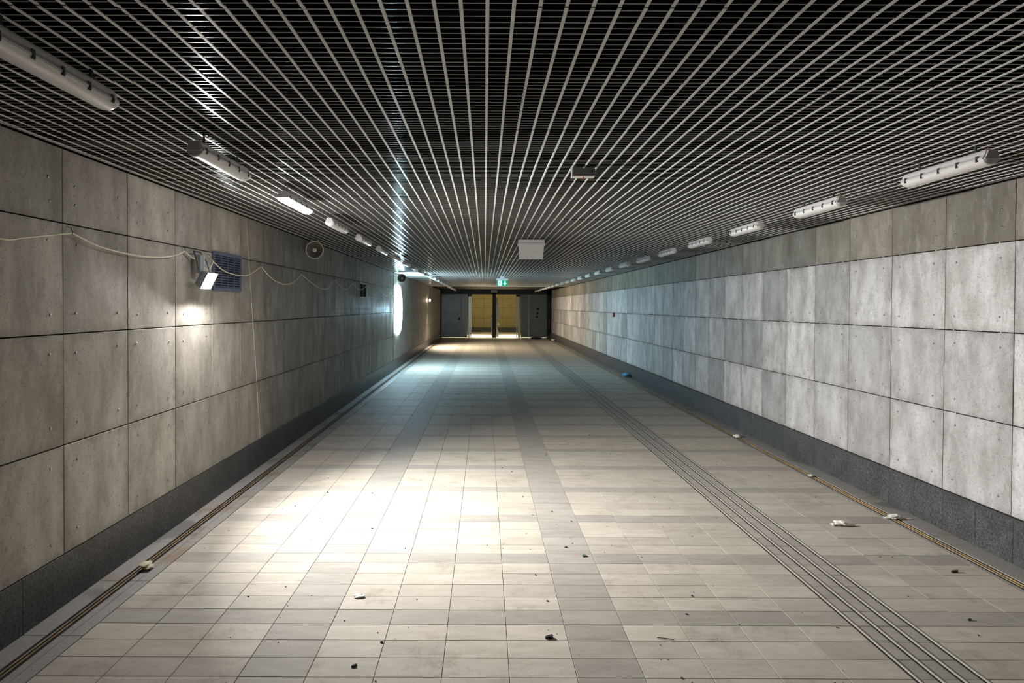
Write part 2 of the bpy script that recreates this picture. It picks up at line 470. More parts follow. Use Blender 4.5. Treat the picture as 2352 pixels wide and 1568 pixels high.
for r in range(NMY):
    bm = bmesh.new()
    def cross(bm, yoff, ybase):
        y = MY0 + 0.6 * r + yoff
        for c in range(10):
            if MX[c + 1] < -1.4 and 15.2 < y < 18.4: continue
            xa, xb = MX[c], MX[c + 1]
            sweep(bm, PX, (xa, ybase, mz(c, r, xa, y) + 0.0015), (xb, ybase, mz(c, r, xb, y) + 0.0015), 'x')
    if ncross + 16 <= 300:
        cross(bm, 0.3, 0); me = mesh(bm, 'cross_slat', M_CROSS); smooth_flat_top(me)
        for i in range(16):
            obj('cross_slat', me, CE, (0, MY0 + 0.6 * r + 0.0375 * (i + 0.5), 0)); ncross += 1
    else:
        bm.free()
        for i in range(16):
            yy = MY0 + 0.6 * r + 0.0375 * (i + 0.5)
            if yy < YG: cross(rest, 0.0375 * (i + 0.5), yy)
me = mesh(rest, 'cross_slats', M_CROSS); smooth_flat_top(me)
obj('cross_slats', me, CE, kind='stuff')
for nm, x0, x1, lb in (('trim_2', XL, XL + 0.018, 'thin angle trim between left wall and grid ceiling'), ('trim_3', XR - 0.018, XR, 'thin angle trim between right wall and grid ceiling')):
    t = box(nm, M_SLAT, x0, x1, MY0, YG, ZC + 0.006, ZC + 0.010, kind='structure'); t['label'] = lb
t = box('trim_4', M_CEILB, XL, XR, YG - 0.02, YG + 0.05, ZC - 0.012, ZC + 0.2, kind='structure'); t['label'] = 'pale cross trim closing the far end of the grid ceiling'
t = box('ceiling_board', M_CEILD, XL - 0.2, XR + 0.2, YG + 0.06, YE - 0.005, ZC + 0.05, ZC + 0.25, kind='structure'); t['label'] = 'dark plain ceiling board before the gates'
t = box('ceiling_board', M_CEILB, XL, -1.46, 15.26, 18.34, ZC - 0.002, ZC + 0.014, kind='structure'); t['label'] = 'flat pale ceiling board over the glowing wall disc'

# ------------------------------------------------------------------ ceiling light fixtures
ORD = ['first', 'second', 'third', 'fourth', 'fifth', 'sixth', 'seventh', 'eighth', 'ninth', 'tenth', 'eleventh', 'twelfth', 'thirteenth', 'fourteenth', 'fifteenth',
       'sixteenth', 'seventeenth', 'eighteenth', 'nineteenth', 'twentieth', 'twenty-first', 'twenty-second', 'twenty-third', 'twenty-fourth']
FLEN = 0.63
def fix_meshes():
    bm = bmesh.new()
    sec = [(-0.044, 0.034), (0.044, 0.034), (0.044, 0.042), (0.034, 0.056), (0.029, 0.074), (0.022, 0.084), (-0.022, 0.084), (-0.029, 0.074), (-0.034, 0.056), (-0.044, 0.042)]
    add_prism(bm, sec, 0.012, FLEN - 0.012)
    sec2 = [(x * 0.86, 0.034 + (z - 0.034) * 0.9) for x, z in sec]
    add_prism(bm, sec2, 0.0, FLEN)
    body = mesh(bm, 'housing', M_WHITE)
    bm = bmesh.new()
    n = 10; arc = [(0.041 * math.cos(math.pi + math.pi * i / n), 0.034 + 0.028 * math.sin(math.pi + math.pi * i / n)) for i in range(n + 1)]
    rings = []
    for y, s in ((0.010, 0.78), (0.016, 0.95), (0.026, 1), (FLEN - 0.026, 1), (FLEN - 0.016, 0.95), (FLEN - 0.010, 0.78)):
        rings.append([bm.verts.new((a * (0.9 + 0.1 * s), y, 0.034 + (b - 0.034) * s)) for a, b in arc])
    for p, q in zip(rings, rings[1:]):
        for i in range(n): bm.faces.new((p[i], p[i + 1], q[i + 1], q[i]))
    bm.faces.new(rings[0]); bm.faces.new(rings[-1])
    diff = mesh(bm, 'diffuser', M_DIFF, True)
    bm = bmesh.new(); add_box(bm, 0, 0.004, -0.007, 0.007, 0.026, 0.056); add_box(bm, 0.003, 0.007, -0.004, 0.004, 0.030, 0.042); clip = mesh(bm, 'clip', M_CLIPD)
    bm = bmesh.new(); add_box(bm, -0.020, 0.020, -0.008, 0.008, 0.082, 0.090); add_box(bm, -0.004, 0.004, -0.006, 0.006, 0.088, 0.150); brk = mesh(bm, 'bracket', M_CLIPD)
    bm = bmesh.new(); add_lathe(bm, [(0.004, 0.083), (0.005, 0.088), (0.004, 0.098)], 8, 'z', True); tip = mesh(bm, 'wire_gland', M_ORANGE)
    return body, diff, clip, brk, tip
FM = fix_meshes()
me_on = FM[1].copy(); me_on.materials.clear(); me_on.materials.append(M_FIXON)
def fixture(x, y, side, idx, lit, near):
    lab = 'white linear ceiling light, %s from the camera in the %s row' % (ORD[idx], side)
    if lit: lab = 'glowing linear ceiling light, third from the camera in the left row'
    t = thing('ceiling_light', lab, 'light', (x, y, 2.360), 'linear lights hung in two rows under the grid ceiling')
    obj('housing', FM[0], t); obj('diffuser', me_on if lit else FM[1], t)
    if near:
        for j in range(5):
            yy = 0.05 + j * (FLEN - 0.1) / 4
            for s in (-1, 1):
                c = obj('clip', FM[2], t, (s * 0.0405, yy, 0))
                if s < 0: c.rotation_euler.z = math.pi
        for yy in (0.07, FLEN - 0.07):
            obj('wire_gland', FM[4], t, (0.01, yy - 0.03, 0))
    for yy in (0.11, FLEN - 0.11): obj('bracket', FM[3], t, (0, yy, 0))
for i in range(22):
    y = 2.284 - FLEN + 0.03 + 1.293 * i
    if y < YE - 1.5: fixture(-1.42, y, 'left', i, i == 2, i < 6)
for i in range(22):
    y = 3.68 - FLEN + 0.03 + 1.295 * i
    if y < YE - 0.8: fixture(2.555, y, 'right', i, False, i < 6)

# ------------------------------------------------------------------ work light on the left wall
def flood():
    t = thing('work_light', 'dazzling work light hung on the left wall beside the vent grille', 'lamp', (-2.15, 4.75, 1.83))
    R = (0, math.radians(27), 0)          # local +x is the beam, 27 degrees below level
    def part(name, bm, mat, smooth=False):
        o = obj(name, (bm, mat, smooth), t); o.rotation_euler = R; return o
    bm = bmesh.new(); add_box(bm, -0.035, 0.0, -0.085, 0.085, -0.065, 0.065); bmesh.ops.bevel(bm, geom=bm.edges[:], offset=0.006, segments=2, affect='EDGES'); part('housing', bm, M_GREYP)
    bm = bmesh.new()
    for q in ((-0.088, -0.060, -0.068, 0.068), (0.060, 0.088, -0.068, 0.068), (-0.060, 0.060, -0.068, -0.053), (-0.060, 0.060, 0.053, 0.068)): add_box(bm, -0.002, 0.006, *q)
    part('bezel', bm, M_GREYP)
    bm = bmesh.new(); n = 8; rings = []
    for i in range(n + 1):
        f = math.cos(math.pi / 2 * i / n); h = 0.004 + 0.018 * math.sin(math.pi / 2 * i / n); f = max(f, 0.02)
        rings.append([bm.verts.new((h, 0.056 * f * math.cos(a * math.pi / 12), 0.050 * f * math.sin(a * math.pi / 12))) for a in range(24)])
    for p, q in zip(rings, rings[1:]):
        for a in range(24): bm.faces.new((p[a], p[(a + 1) % 24], q[(a + 1) % 24], q[a]))
    bm.faces.new(rings[-1]); bm.faces.new(rings[0][::-1]); part('lens', bm, M_GLASS_ON, True)
    for j in range(7):
        y = -0.072 + 0.024 * j
        bm = bmesh.new(); add_box(bm, -0.055, -0.034, y - 0.002, y + 0.002, -0.055, 0.055); part('cooling_fin', bm, M_GREYP)
    bm = bmesh.new(); add_box(bm, -0.09, -0.055, -0.02, 0.03, 0.06, 0.20); obj('driver_box', (bm, M_GREYP), t)
    bm = bmesh.new(); add_prism(bm, [(0.034, 0.05), (0.062, 0.05), (0.055, 0.20), (0.040, 0.20)], -0.086, -0.056, 'x'); obj('warning_tag', (bm, M_WHITE), t)
    bm = bmesh.new(); add_tube(bm, [(-0.02, -0.090, 0.01), (-0.05, -0.092, 0.14), (-0.09, -0.05, 0.225), (-0.09, 0.05, 0.225), (-0.05, 0.092, 0.14), (-0.02, 0.090, 0.01)], 0.005); obj('bracket', (bm, M_CLIPD), t)
    L = bpy.data.lights.new('work_light_beam', 'AREA'); L.shape = 'ELLIPSE'; L.size = 0.10; L.size_y = 0.112
    L.energy = P_FLOOD; L.color = (1.0, 0.975, 0.94); L.spread = math.radians(112)
    lo = bpy.data.objects.new('work_light_beam', L); COL.objects.link(lo); lo.parent = t
    lo.matrix_basis = Matrix.Rotation(math.radians(27), 4, 'Y') @ Matrix.Translation((0.026, 0, 0)) @ Matrix.Rotation(math.radians(-90), 4, 'Y')
    return t
flood()

# glowing disc added for the bright halo of lit wall around a small lamp
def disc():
    t = thing('wall_halo_disc', 'large glowing disc added for the bright halo on the left wall far down the passage', 'light', (XL + 0.001, 15.93, 1.545))
    bm = bmesh.new(); add_lathe(bm, [(0.60, 0.0), (0.64, 0.0), (0.64, 0.040), (0.632, 0.048), (0.60, 0.045)], 48, 'x'); obj('glow_rim', (bm, M_DISCR, False), t)  # rim glow added to brighten the wall around the disc
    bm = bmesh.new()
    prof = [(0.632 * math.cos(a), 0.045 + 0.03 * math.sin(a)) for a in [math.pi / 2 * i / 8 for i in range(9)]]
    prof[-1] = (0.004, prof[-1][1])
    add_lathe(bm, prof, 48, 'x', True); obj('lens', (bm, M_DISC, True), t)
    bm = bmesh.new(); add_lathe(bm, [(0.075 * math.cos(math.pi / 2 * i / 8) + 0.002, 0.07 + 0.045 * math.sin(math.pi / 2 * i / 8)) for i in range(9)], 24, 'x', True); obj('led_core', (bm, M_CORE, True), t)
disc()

# hanging bulb near the end
def bulb():
    t = thing('pendant_bulb', 'small warm bulb hanging on a wire by the left wall near the gates', 'lamp', (-2.19, 24.3, 1.90))
    bm = bmesh.new(); add_tube(bm, [(-0.03, 0.3, ZC - 1.90), (-0.01, 0.1, 0.3), (0, 0, 0.09)], 0.006, 6); obj('wire', (bm, M_RUBBER), t)
    bm = bmesh.new(); add_lathe(bm, [(0.014, 0.1), (0.02, 0.09), (0.02, 0.04), (0.016, 0.035)], 12, 'z', True); obj('socket', (bm, M_RUBBER), t)
    bm = bmesh.new(); add_lathe(bm, [(0.014, 0.04), (0.018, 0.02), (0.034, -0.02), (0.036, -0.045), (0.026, -0.072), (0.003, -0.082)], 16, 'z', True); obj('bulb_glass', (bm, M_BULB, True), t)
    L = bpy.data.lights.new('bulb_light', 'SPOT'); L.energy = P_BULB * 4; L.color = (1.0, 0.84, 0.62); L.shadow_soft_size = 0.04; L.spot_size = math.radians(140); L.spot_blend = 0.7
    lo = bpy.data.objects.new('bulb_light', L); COL.objects.link(lo); lo.parent = t; lo.location = (0.05, 0, -0.03); lo.rotation_euler = (0, math.radians(-52), 0)
bulb()

# ------------------------------------------------------------------ vent grilles
def vent(y0, y1, z0, z1, frame, slats, label, ncol):
    t = thing('vent_grille', label, 'vent', (XL, y0, z0))
    w, h = y1 - y0, z1 - z0
    bm = bmesh.new(); add_box(bm, 0.001, 0.003, 0.01, w - 0.01, 0.01, h - 0.01); obj('backing', (bm, M_VENTD), t)
    bm = bmesh.new(); f = 0.028
    for a in ((0, w, 0, f), (0, w, h - f, h), (0, f, f, h - f), (w - f, w, f, h - f)): add_box(bm, 0.0005, 0.014, *a)
    obj('frame', (bm, frame), t)
    n = 13
    bm = bmesh.new(); sz = (h - 2 * f) / n
    add_prism(bm, [(0.004, sz * 0.62), (0.006, sz * 0.72), (0.0125, sz * 0.22), (0.0105, sz * 0.12)], f, w - f, 'y')
    me = mesh(bm, 'louver', slats)
    for i in range(n): obj('louver', me, t, (0, 0, f + i * sz))
    for j in range(1, ncol):
        yy = f + (w - 2 * f) * j / ncol
        bm = bmesh.new(); add_box(bm, 0.004, 0.0135, yy - 0.004, yy + 0.004, f, h - f); obj('mullion', (bm, frame), t)
vent(5.106, 5.702, 1.765, 2.096, M_VENT, M_VENT, 'blue-grey louvred vent grille on the left wall beside the work light', 4)
vent(11.105, 11.70, 1.78, 2.07, M_VENTL, M_VENTD, 'dark vent grille with pale frame farther along the left wall', 2)

# ------------------------------------------------------------------ cable festoon
CABLE = [(2.45, 1.99), (2.845, 1.947), (3.007, 1.97), (3.34, 2.031), (3.585, 1.981), (3.865, 1.962), (4.121, 1.963), (4.4, 1.99), (4.599, 2.045), (4.78, 1.97), (4.86, 1.93), (4.93, 1.93), (5.022, 2.025),
         (5.15, 1.975), (5.29, 1.937), (5.47, 1.918), (5.668, 1.915), (5.846, 1.932), (6.165, 2.032), (6.4, 1.945), (6.62, 1.898), (6.904, 1.878), (7.2, 1.915), (7.527, 2.024), (7.9, 1.945), (8.3, 1.885), (8.75, 1.885), (9.186, 2.03),
         (9.5, 1.945), (9.8, 1.908), (10.1, 1.93), (10.358, 2.012), (10.75, 1.955), (11.162, 1.935), (11.697, 2.025), (12.1, 1.93), (12.45, 1.862), (12.75, 1.88), (13.1, 2.0), (13.6, 1.90), (14.1, 1.865), (14.6, 1.96), (14.85, 1.88), (15.15, 1.87), (15.28, 1.90)]
def festoon():
    t = thing('power_cable', 'cream power cable looped along the left wall from hook to hook', 'cable', (XL + 0.025, 0, 0))
    pts = []
    n = len(CABLE)
    for i in range(n - 1):
        p0, p1, p2, p3 = CABLE[max(i - 1, 0)], CABLE[i], CABLE[i + 1], CABLE[min(i + 2, n - 1)]
        peak1 = p1[1] > 2.0; peak2 = p2[1] > 2.0
        for s in range(4):
            u = s / 4
            m1 = [(p2[k] - (p1 if peak1 else p0)[k]) * (1 if peak1 else .5) for k in (0, 1)]
            m2 = [((p2 if peak2 else p3)[k] - p1[k]) * (1 if peak2 else .5) for k in (0, 1)]
            h00, h10, h01, h11 = 2*u**3 - 3*u*u + 1, u**3 - 2*u*u + u, -2*u**3 + 3*u*u, u**3 - u*u
            q = [h00 * p1[k] + h10 * m1[k] + h01 * p2[k] + h11 * m2[k] for k in (0, 1)]
            x = 0.0
            if 4.72 < q[0] < 5.0: x = 0.035
            pts.append((x, q[0], q[1]))
    bm = bmesh.new(); add_tube(bm, pts, 0.0048, 6); obj('cable', (bm, M_CABLE, True), t)
    for y, z in CABLE:
        if z > 2.0 and y > 3:
            bm = bmesh.new(); add_tube(bm, [(-0.024, y, z + 0.035), (-0.004, y, z + 0.028), (0.006, y, z + 0.004), (0.002, y, z - 0.008)], 0.0022, 6); obj('hook', (bm, M_CLIPD), t)
festoon()
bm = bmesh.new(); add_tube(bm, [(XL + 0.006, 5.824, 2.478), (XL + 0.005, 5.93, 1.85), (XL + 0.005, 6.06, 1.1), (XL + 0.006, 6.18, 0.285)], 0.0015, 6)
obj('plumb_line', (bm, M_CABLE), None, label='thin pale cord hanging from ceiling to granite base on the left wall', cat='cord')

# ------------------------------------------------------------------ loudspeakers
def speaker(x, y, z, label):
    t = thing('horn_loudspeaker', label, 'loudspeaker', (x, y, z), 'loudspeakers hung under the ceiling')
    bm = bmesh.new(); add_lathe(bm, [(0.030, 0.17), (0.055, 0.16), (0.058, 0.08), (0.075, 0.03), (0.104, 0.0), (0.101, 0.004), (0.068, 0.04), (0.03, 0.075), (0.004, 0.085)], 32, 'y'); obj('bell', (bm, M_VENTD if False else M_HORN, True), t)
    bm = bmesh.new(); add_lathe(bm, [(0.102, 0.004), (0.110, 0.0), (0.112, -0.004), (0.109, -0.008), (0.103, -0.006), (0.102, 0.004)], 40, 'y'); obj('rim', (bm, M_CABLE, True), t)
    bm = bmesh.new(); add_lathe(bm, [(0.024, 0.02), (0.024, -0.004), (0.018, -0.010), (0.002, -0.012)], 20, 'y', True); obj('centre_cap', (bm, M_CABLE, True), t)
    bm = bmesh.new(); add_lathe(bm, [(0.01, 0.02), (0.01, 0.085)], 8, 'y', True); obj('cap_stem', (bm, M_HORN), t)
    dzc = ZC + 0.02 - z
    bm = bmesh.new(); add_tube(bm, [(0.015, 0.03, dzc), (0.015, 0.035, 0.07)], 0.003, 6); obj('rod', (bm, M_RUBBER), t)
    bm = bmesh.new(); add_tube(bm, [(-0.085, 0.10, dzc), (-0.085, 0.10, 0.02), (-0.05, 0.10, 0.0)], 0.004, 6); obj('rod', (bm, M_RUBBER), t)
    bm = bmesh.new(); add_box(bm, -0.105, -0.055, 0.09, 0.16, 0.02, 0.11); obj('transformer_box', (bm, M_RUBBER), t)
M_HORN = simple('dark_horn', (112, 109, 100), 0.6)
speaker(-2.115, 7.58, 2.330, 'round horn loudspeaker with pale rim hung near the left wall, nearer one')
speaker(-2.07, 15.20, 2.330, 'round horn loudspeaker hung above the glowing wall disc')

# ------------------------------------------------------------------ hung boxes and signs
def white_box():
    t = thing('hanging_box', 'white tapered box with lidded top hung from the grid ceiling', 'box', (0.579, 7.68, 2.235))
    bm = bmesh.new()
    a = [(-0.146, -0.05), (0.146, -0.05), (0.146, 0.05), (-0.146, 0.05)]; b = [(-0.157, -0.06), (0.157, -0.06), (0.157, 0.06), (-0.157, 0.06)]
    A = [bm.verts.new((x, y, 0)) for x, y in a]; B = [bm.verts.new((x, y, 0.175)) for x, y in b]
    for i in range(4): bm.faces.new((A[i], A[(i + 1) % 4], B[(i + 1) % 4], B[i]))
    bm.faces.new(A[::-1]); bm.faces.new(B); obj('body', (bm, M_WHITE), t)
    bm = bmesh.new(); add_chamfer(bm, -0.169, 0.169, -0.072, 0.072, 0.170, 0.198, 0.004); obj('lid_rim', (bm, M_WHITE), t)
    bm = bmesh.new(); add_chamfer(bm, -0.162, 0.162, -0.065, 0.065, 0.198, 0.240, 0.003); obj('lid', (bm, M_WHITE), t)
    for x in (-0.1, 0.1):
        bm = bmesh.new(); add_tube(bm, [(x, 0, 0.238), (x, 0, 0.30)], 0.003, 6); obj('hanger', (bm, M_CLIPD), t)
white_box()
def small_box():
    t = thing('emergency_light', 'small grey emergency light box with arrow mark under the ceiling', 'light', (0.594, 3.72, 2.425))
    bm = bmesh.new(); add_box(bm, -0.070, 0.070, -0.03, 0.03, 0.006, 0.052); bmesh.ops.bevel(bm, geom=bm.edges[:], offset=0.004, segments=2, affect='EDGES', clamp_overlap=True); obj('case', (bm, M_GREYP), t)
    bm = bmesh.new(); add_box(bm, -0.072, 0.066, -0.034, 0.028, 0.000, 0.008); obj('lens', (bm, M_DIFF), t)
    bm = bmesh.new(); add_lathe(bm, [(0.007, 0.0), (0.008, -0.004), (0.004, -0.009)], 10, 'z', True); obj('test_button', (bm, M_ORANGE), t, (0.0, -0.01, 0))
    bm = bmesh.new()
    add_prism(bm, [(0.040, 0.030), (0.049, 0.042), (0.058, 0.030), (0.054, 0.030), (0.049, 0.037), (0.044, 0.030)], -0.0312, -0.0302)
    add_box(bm, 0.0475, 0.0505, -0.0312, -0.0302, 0.022, 0.037); add_box(bm, 0.0425, 0.0445, -0.0312, -0.0302, 0.020, 0.029); add_box(bm, 0.0535, 0.0555, -0.0312, -0.0302, 0.020, 0.029)
    obj('arrow_mark', (bm, M_RUBBER), t)
    for x in (-0.045, 0.045):
        bm = bmesh.new(); add_tube(bm, [(x, 0, 0.05), (x, 0, 0.10)], 0.0025, 6); obj('hanger', (bm, M_CLIPD), t)
small_box()
def exit_sign():
    t = thing('exit_sign', 'green emergency exit sign with running figure and down arrow', 'sign', (0.49, 17.2, 2.21))
    bm = bmesh.new(); add_box(bm, -0.160, 0.160, -0.02, 0.04, 0.165, 0.222); bmesh.ops.bevel(bm, geom=bm.edges[:], offset=0.006, segments=2, affect='EDGES'); obj('case', (bm, M_WHITE), t)
    bm = bmesh.new(); add_box(bm, -0.06, 0.06, -0.01, 0.03, 0.221, 0.30); obj('mount', (bm, M_WHITE), t)
    pl = obj('sign_plate', (lambda b: (add_box(b, -0.155, 0.155, -0.006, 0.006, 0.0, 0.166), (b, M_GREEN))[1])(bmesh.new()), t)
    y0, y1 = -0.0085, -0.0062
    bm = bmesh.new(); add_box(bm, -0.118, -0.018, y0, y1, 0.012, 0.152); obj('doorway', (bm, M_SIGNW), pl)
    bm = bmesh.new(); z = -0.0098
    def quad(pts): add_prism(bm, pts, z, y0)
    # running figure
    n = 12; quad([(-0.060 + 0.011 * math.cos(2 * math.pi * i / n), 0.132 + 0.011 * math.sin(2 * math.pi * i / n)) for i in range(n)])
    quad([(-0.079, 0.115), (-0.056, 0.119), (-0.060, 0.070), (-0.080, 0.070)])
    quad([(-0.062, 0.117), (-0.056, 0.108), (-0.034, 0.098), (-0.036, 0.108)])
    quad([(-0.078, 0.115), (-0.100, 0.098), (-0.094, 0.091), (-0.076, 0.104)])
    quad([(-0.066, 0.073), (-0.060, 0.066), (-0.040, 0.048), (-0.048, 0.044)])
    quad([(-0.048, 0.050), (-0.040, 0.050), (-0.038, 0.022), (-0.047, 0.022)])
    quad([(-0.080, 0.074), (-0.070, 0.068), (-0.084, 0.036), (-0.094, 0.042)])
    quad([(-0.090, 0.044), (-0.086, 0.035), (-0.112, 0.028), (-0.114, 0.037)])
    obj('running_figure', (bm, M_GREEN), pl)
    bm = bmesh.new()
    add_prism(bm, [(0.060, 0.145), (0.090, 0.145), (0.090, 0.085), (0.122, 0.085), (0.122, 0.078), (0.075, 0.022), (0.028, 0.078), (0.028, 0.085), (0.060, 0.085)], y0, y1); obj('down_arrow', (bm, M_SIGNW), pl)
exit_sign()
def red_box():
    t = thing('call_point', 'small red fire alarm call point on the right wall', 'alarm', (XR, 16.19, 1.37))
    bm = bmesh.new(); add_chamfer(bm, -0.055, -0.0005, -0.05, 0.05, 0, 0.11, 0.006, 'x-'); obj('case', (bm, M_RED), t)
    bm = bmesh.new(); add_box(bm, -0.0565, -0.0545, -0.028, 0.028, 0.03, 0.08); obj('press_plate', (bm, M_WHITE), t)
red_box()

# ------------------------------------------------------------------ gates at the end
G = thing('steel_portal', 'black steel portal frame with centre post at the end of the passage', 'frame', (0.5, YE, 0))
def gbox(name, mat, x0, x1, y0, y1, z0, z1, parent, **k):
    bm = bmesh.new(); px, py, pz = parent.location; add_box(bm, x0 - px, x1 - px, y0 - py, y1 - py, z0 - pz, z1 - pz)
    return obj(name, (bm, mat), parent, **k)
gbox('post', M_STEELD, XL - 0.15, -2.262, YE, YE + 0.2, 0.001, 2.54, G)
gbox('post', M_STEELD, 0.399, 0.588, YE, YE + 0.2, 0.001, 2.54, G)
gbox('post', M_STEELD, 3.247, XR + 0.15, YE, YE + 0.2, 0.001, 2.54, G)
gbox('header', M_STEELD, XL - 0.15, XR + 0.15, YE, YE + 0.2, 2.262, 2.72, G)
def leaf(x0, x1, name, label, parts):
    t = thing(name, label, 'door', (x0, YE + 0.06, 0.012))
    gbox('sheet', M_LEAF, x0, x1, YE + 0.06, YE + 0.10, 0.012, 2.258, t)
    for p in parts: p(t)
def lockbits(x, z):
    def f(t):
        gbox('lock_plate', M_STEELD, x - 0.05, x + 0.05, YE + 0.045, YE + 0.058, z - 0.08, z + 0.05, t)
        bm = bmesh.new(); px, py, pz = t.location
        add_tube(bm, [(x - 0.04 - px, -0.015, z + 0.3 - pz), (x - 0.04 - px, -0.05, z + 0.28 - pz), (x - 0.04 - px, -0.05, z + 0.16 - pz), (x - 0.04 - px, -0.015, z + 0.14 - pz)], 0.012); obj('handle', (bm, M_STEELD), t)
    return f
def stile(x0, x1):
    def f(t): gbox('stile', M_GREYP, x0, x1, YE + 0.03, YE + 0.058, 0.014, 2.25, t)
    return f
leaf(-2.258, -0.925, 'gate_leaf', 'grey metal gate leaf with lock left of the open doorway', [lockbits(-1.354, 1.0), stile(-1.27, -1.20)])
leaf(1.885, 3.243, 'gate_leaf', 'grey metal gate leaf with three dark fittings right of the open doorway', [stile(2.26, 2.34),
     lambda t: [gbox('fitting', M_STEELD, x - 0.06, x + 0.06, YE + 0.03, YE + 0.058, z - 0.05, z + 0.06, t) for x, z in ((2.79, 1.50), (2.76, 1.28), (2.73, 1.09))]])
def guides(x, sgn, label):
    t = thing('sliding_door_edge', label, 'door', (x, YE + 0.22, 0.004))
    gbox('panel_edge', M_OLIVE, min(x, x + sgn * 0.07), max(x, x + sgn * 0.07), YE + 0.22, YE + 0.30, 0.004, 2.2, t)
    for a in (0.075, 0.165):
        u, v = x + sgn * a, x + sgn * (a + 0.055)
        gbox('profile', M_STEEL, min(u, v), max(u, v), YE + 0.22, YE + 0.28, 0.004, 2.18, t)
    gbox('top_guide', M_STEELD, min(x, x + sgn * 0.24), max(x, x + sgn * 0.24), YE + 0.205, YE + 0.32, 2.16, 2.26, t)
guides(-0.922, 1, 'pale sliding door edge profiles at the left side of the lit doorway')
guides(1.882, -1, 'pale sliding door edge profiles at the right side of the lit doorway')
# torn film at the centre post
def film(x0, side, segs, label):
    t = thing('plastic_film', label, 'film', (x0, YE + 0.26, 0.02))
    for z0, z1, w0, w1 in segs:
        bm = bmesh.new(); n = 14; A = []
        for i in range(n + 1):
            u = i / n; z = z0 + (z1 - z0) * u; w = w0 + (w1 - w0) * u + 0.02 * math.sin(u * 9)
            A.append([bm.verts.new((side * a, 0.03 * math.sin(7 * u + 5 * a) + d, z)) for a, d in ((0, 0), (w * .5, .03), (w, 0), (w, .004), (w * .5, .034), (0, .004))])
        for p, q in zip(A, A[1:]):
            for i in range(6): bm.faces.new((p[i], p[(i + 1) % 6], q[(i + 1) % 6], q[i]))
        bm.faces.new(A[0]); bm.faces.new(A[-1][::-1]); obj('sheet', (bm, M_PLASTIC, True), t)
film(0.60, 1, [(0.0, 0.98, 0.13, 0.06), (0.6, 0.96, 0.19, 0.06), (1.0, 2.08, 0.22, 0.05)], 'torn white plastic film hanging right of the black centre post')
film(0.395, -1, [(0.0, 0.85, 0.02, 0.10), (0.85, 1.16, 0.06, 0.05)], 'scrap of white plastic film left of the black centre post')
gbox('sensor_case', M_VENTL, 0.33, 0.64, YE - 0.12, YE - 0.002, 2.36, 2.50, thing('door_sensor', 'small grey sensor box above the black centre post', 'sensor', (0.485, YE, 2.36)))

# cross corridor behind the gates
t = box('corridor_floor', M_FLOORC, -5.5, 6.5, YE + 0.01, 38.9, -0.06, -0.002, kind='structure'); t['label'] = 'pale lit floor of the corridor behind the gates'
WB = box('wall_back', M_JOINT, -5.5, 6.5, 38.92, 39.1, -0.1, 3.0, kind='structure'); WB['label'] = 'yellowish panelled wall of the corridor behind the gates'
for a, b in ((0.284, 0.895), (0.895, 1.52), (1.52, 2.12), (2.12, 2.72)):
    bm = bmesh.new(); add_box(bm, 0.006, 1.194, -0.014, 0.0, a + 0.006, b - 0.006); me = mesh(bm, 'wall_panel', M_OLIVE)
    for i in range(7): obj('wall_panel', me, WB, (-3.669 + 1.2 * i, 38.918, 0))
bm = bmesh.new(); add_box(bm, 0.003, 1.197, -0.014, 0, 0.0, 0.28); me = mesh(bm, 'base_slab', M_GRAN)
for i in range(7): obj('base_slab', me, WB, (-3.669 + 1.2 * i, 38.918, 0))
t = box('corridor_ceiling', M_CEILB, -5.5, 6.5, YE + 0.2, 39.1, 2.75, 2.85, kind='structure'); t['label'] = 'ceiling of the corridor behind the gates'
for i, x in enumerate((-1.2, 1.9)):
    t = thing('corridor_lamp', 'warm corridor lamp above the %s doorway behind the gates' % ('left', 'right')[i], 'light', (x, YE + 1.6, 2.66))
    bm = bmesh.new(); add_chamfer(bm, -0.6, 0.6, -0.08, 0.08, 0.03, 0.088, 0.004); obj('housing', (bm, M_WHITE), t)
    bm = bmesh.new(); add_box(bm, -0.58, 0.58, -0.065, 0.065, 0.012, 0.031); obj('lens', (bm, M_CORRL), t)
    L = bpy.data.lights.new('corridor_lamp_light', 'AREA'); L.shape = 'RECTANGLE'; L.size = 1.1; L.size_y = 0.12; L.energy = P_CORR; L.color = (1.0, 0.88, 0.60); L.spread = math.radians(95)
    lo = bpy.data.objects.new('corridor_lamp_light', L); COL.objects.link(lo); lo.parent = t; lo.location = (0, 0, 0.004)

# ------------------------------------------------------------------ litter
def blob(name, mat, loc, size, seed, label, cat, sub=3, amp=0.5, smooth=False, rz=0.0, group=None):
    r = random.Random(seed); bm = bmesh.new(); bmesh.ops.create_icosphere(bm, subdivisions=sub, radius=1)
    dirs = [(Vector((r.gauss(0, 1), r.gauss(0, 1), r.gauss(0, 1))).normalized(), r.uniform(-amp, amp), r.uniform(3, 9), r.uniform(0, 6)) for _ in range(9)]
    for v in bm.verts:
        n = v.co.normalized(); s = 1 + sum(a * math.sin(f * n.dot(d) + ph) for d, a, f, ph in dirs) * 0.33
        v.co = n * max(0.35, s)
    zmin = min(v.co.z for v in bm.verts)
    for v in bm.verts: v.co = Vector((v.co.x * size[0], v.co.y * size[1], (v.co.z - zmin) * size[2]))
    o = obj(name, (bm, mat, smooth), None, (loc[0], loc[1], loc[2] if len(loc) > 2 else 0.0006), label, cat, group)
    o.rotation_euler.z = rz
    return o
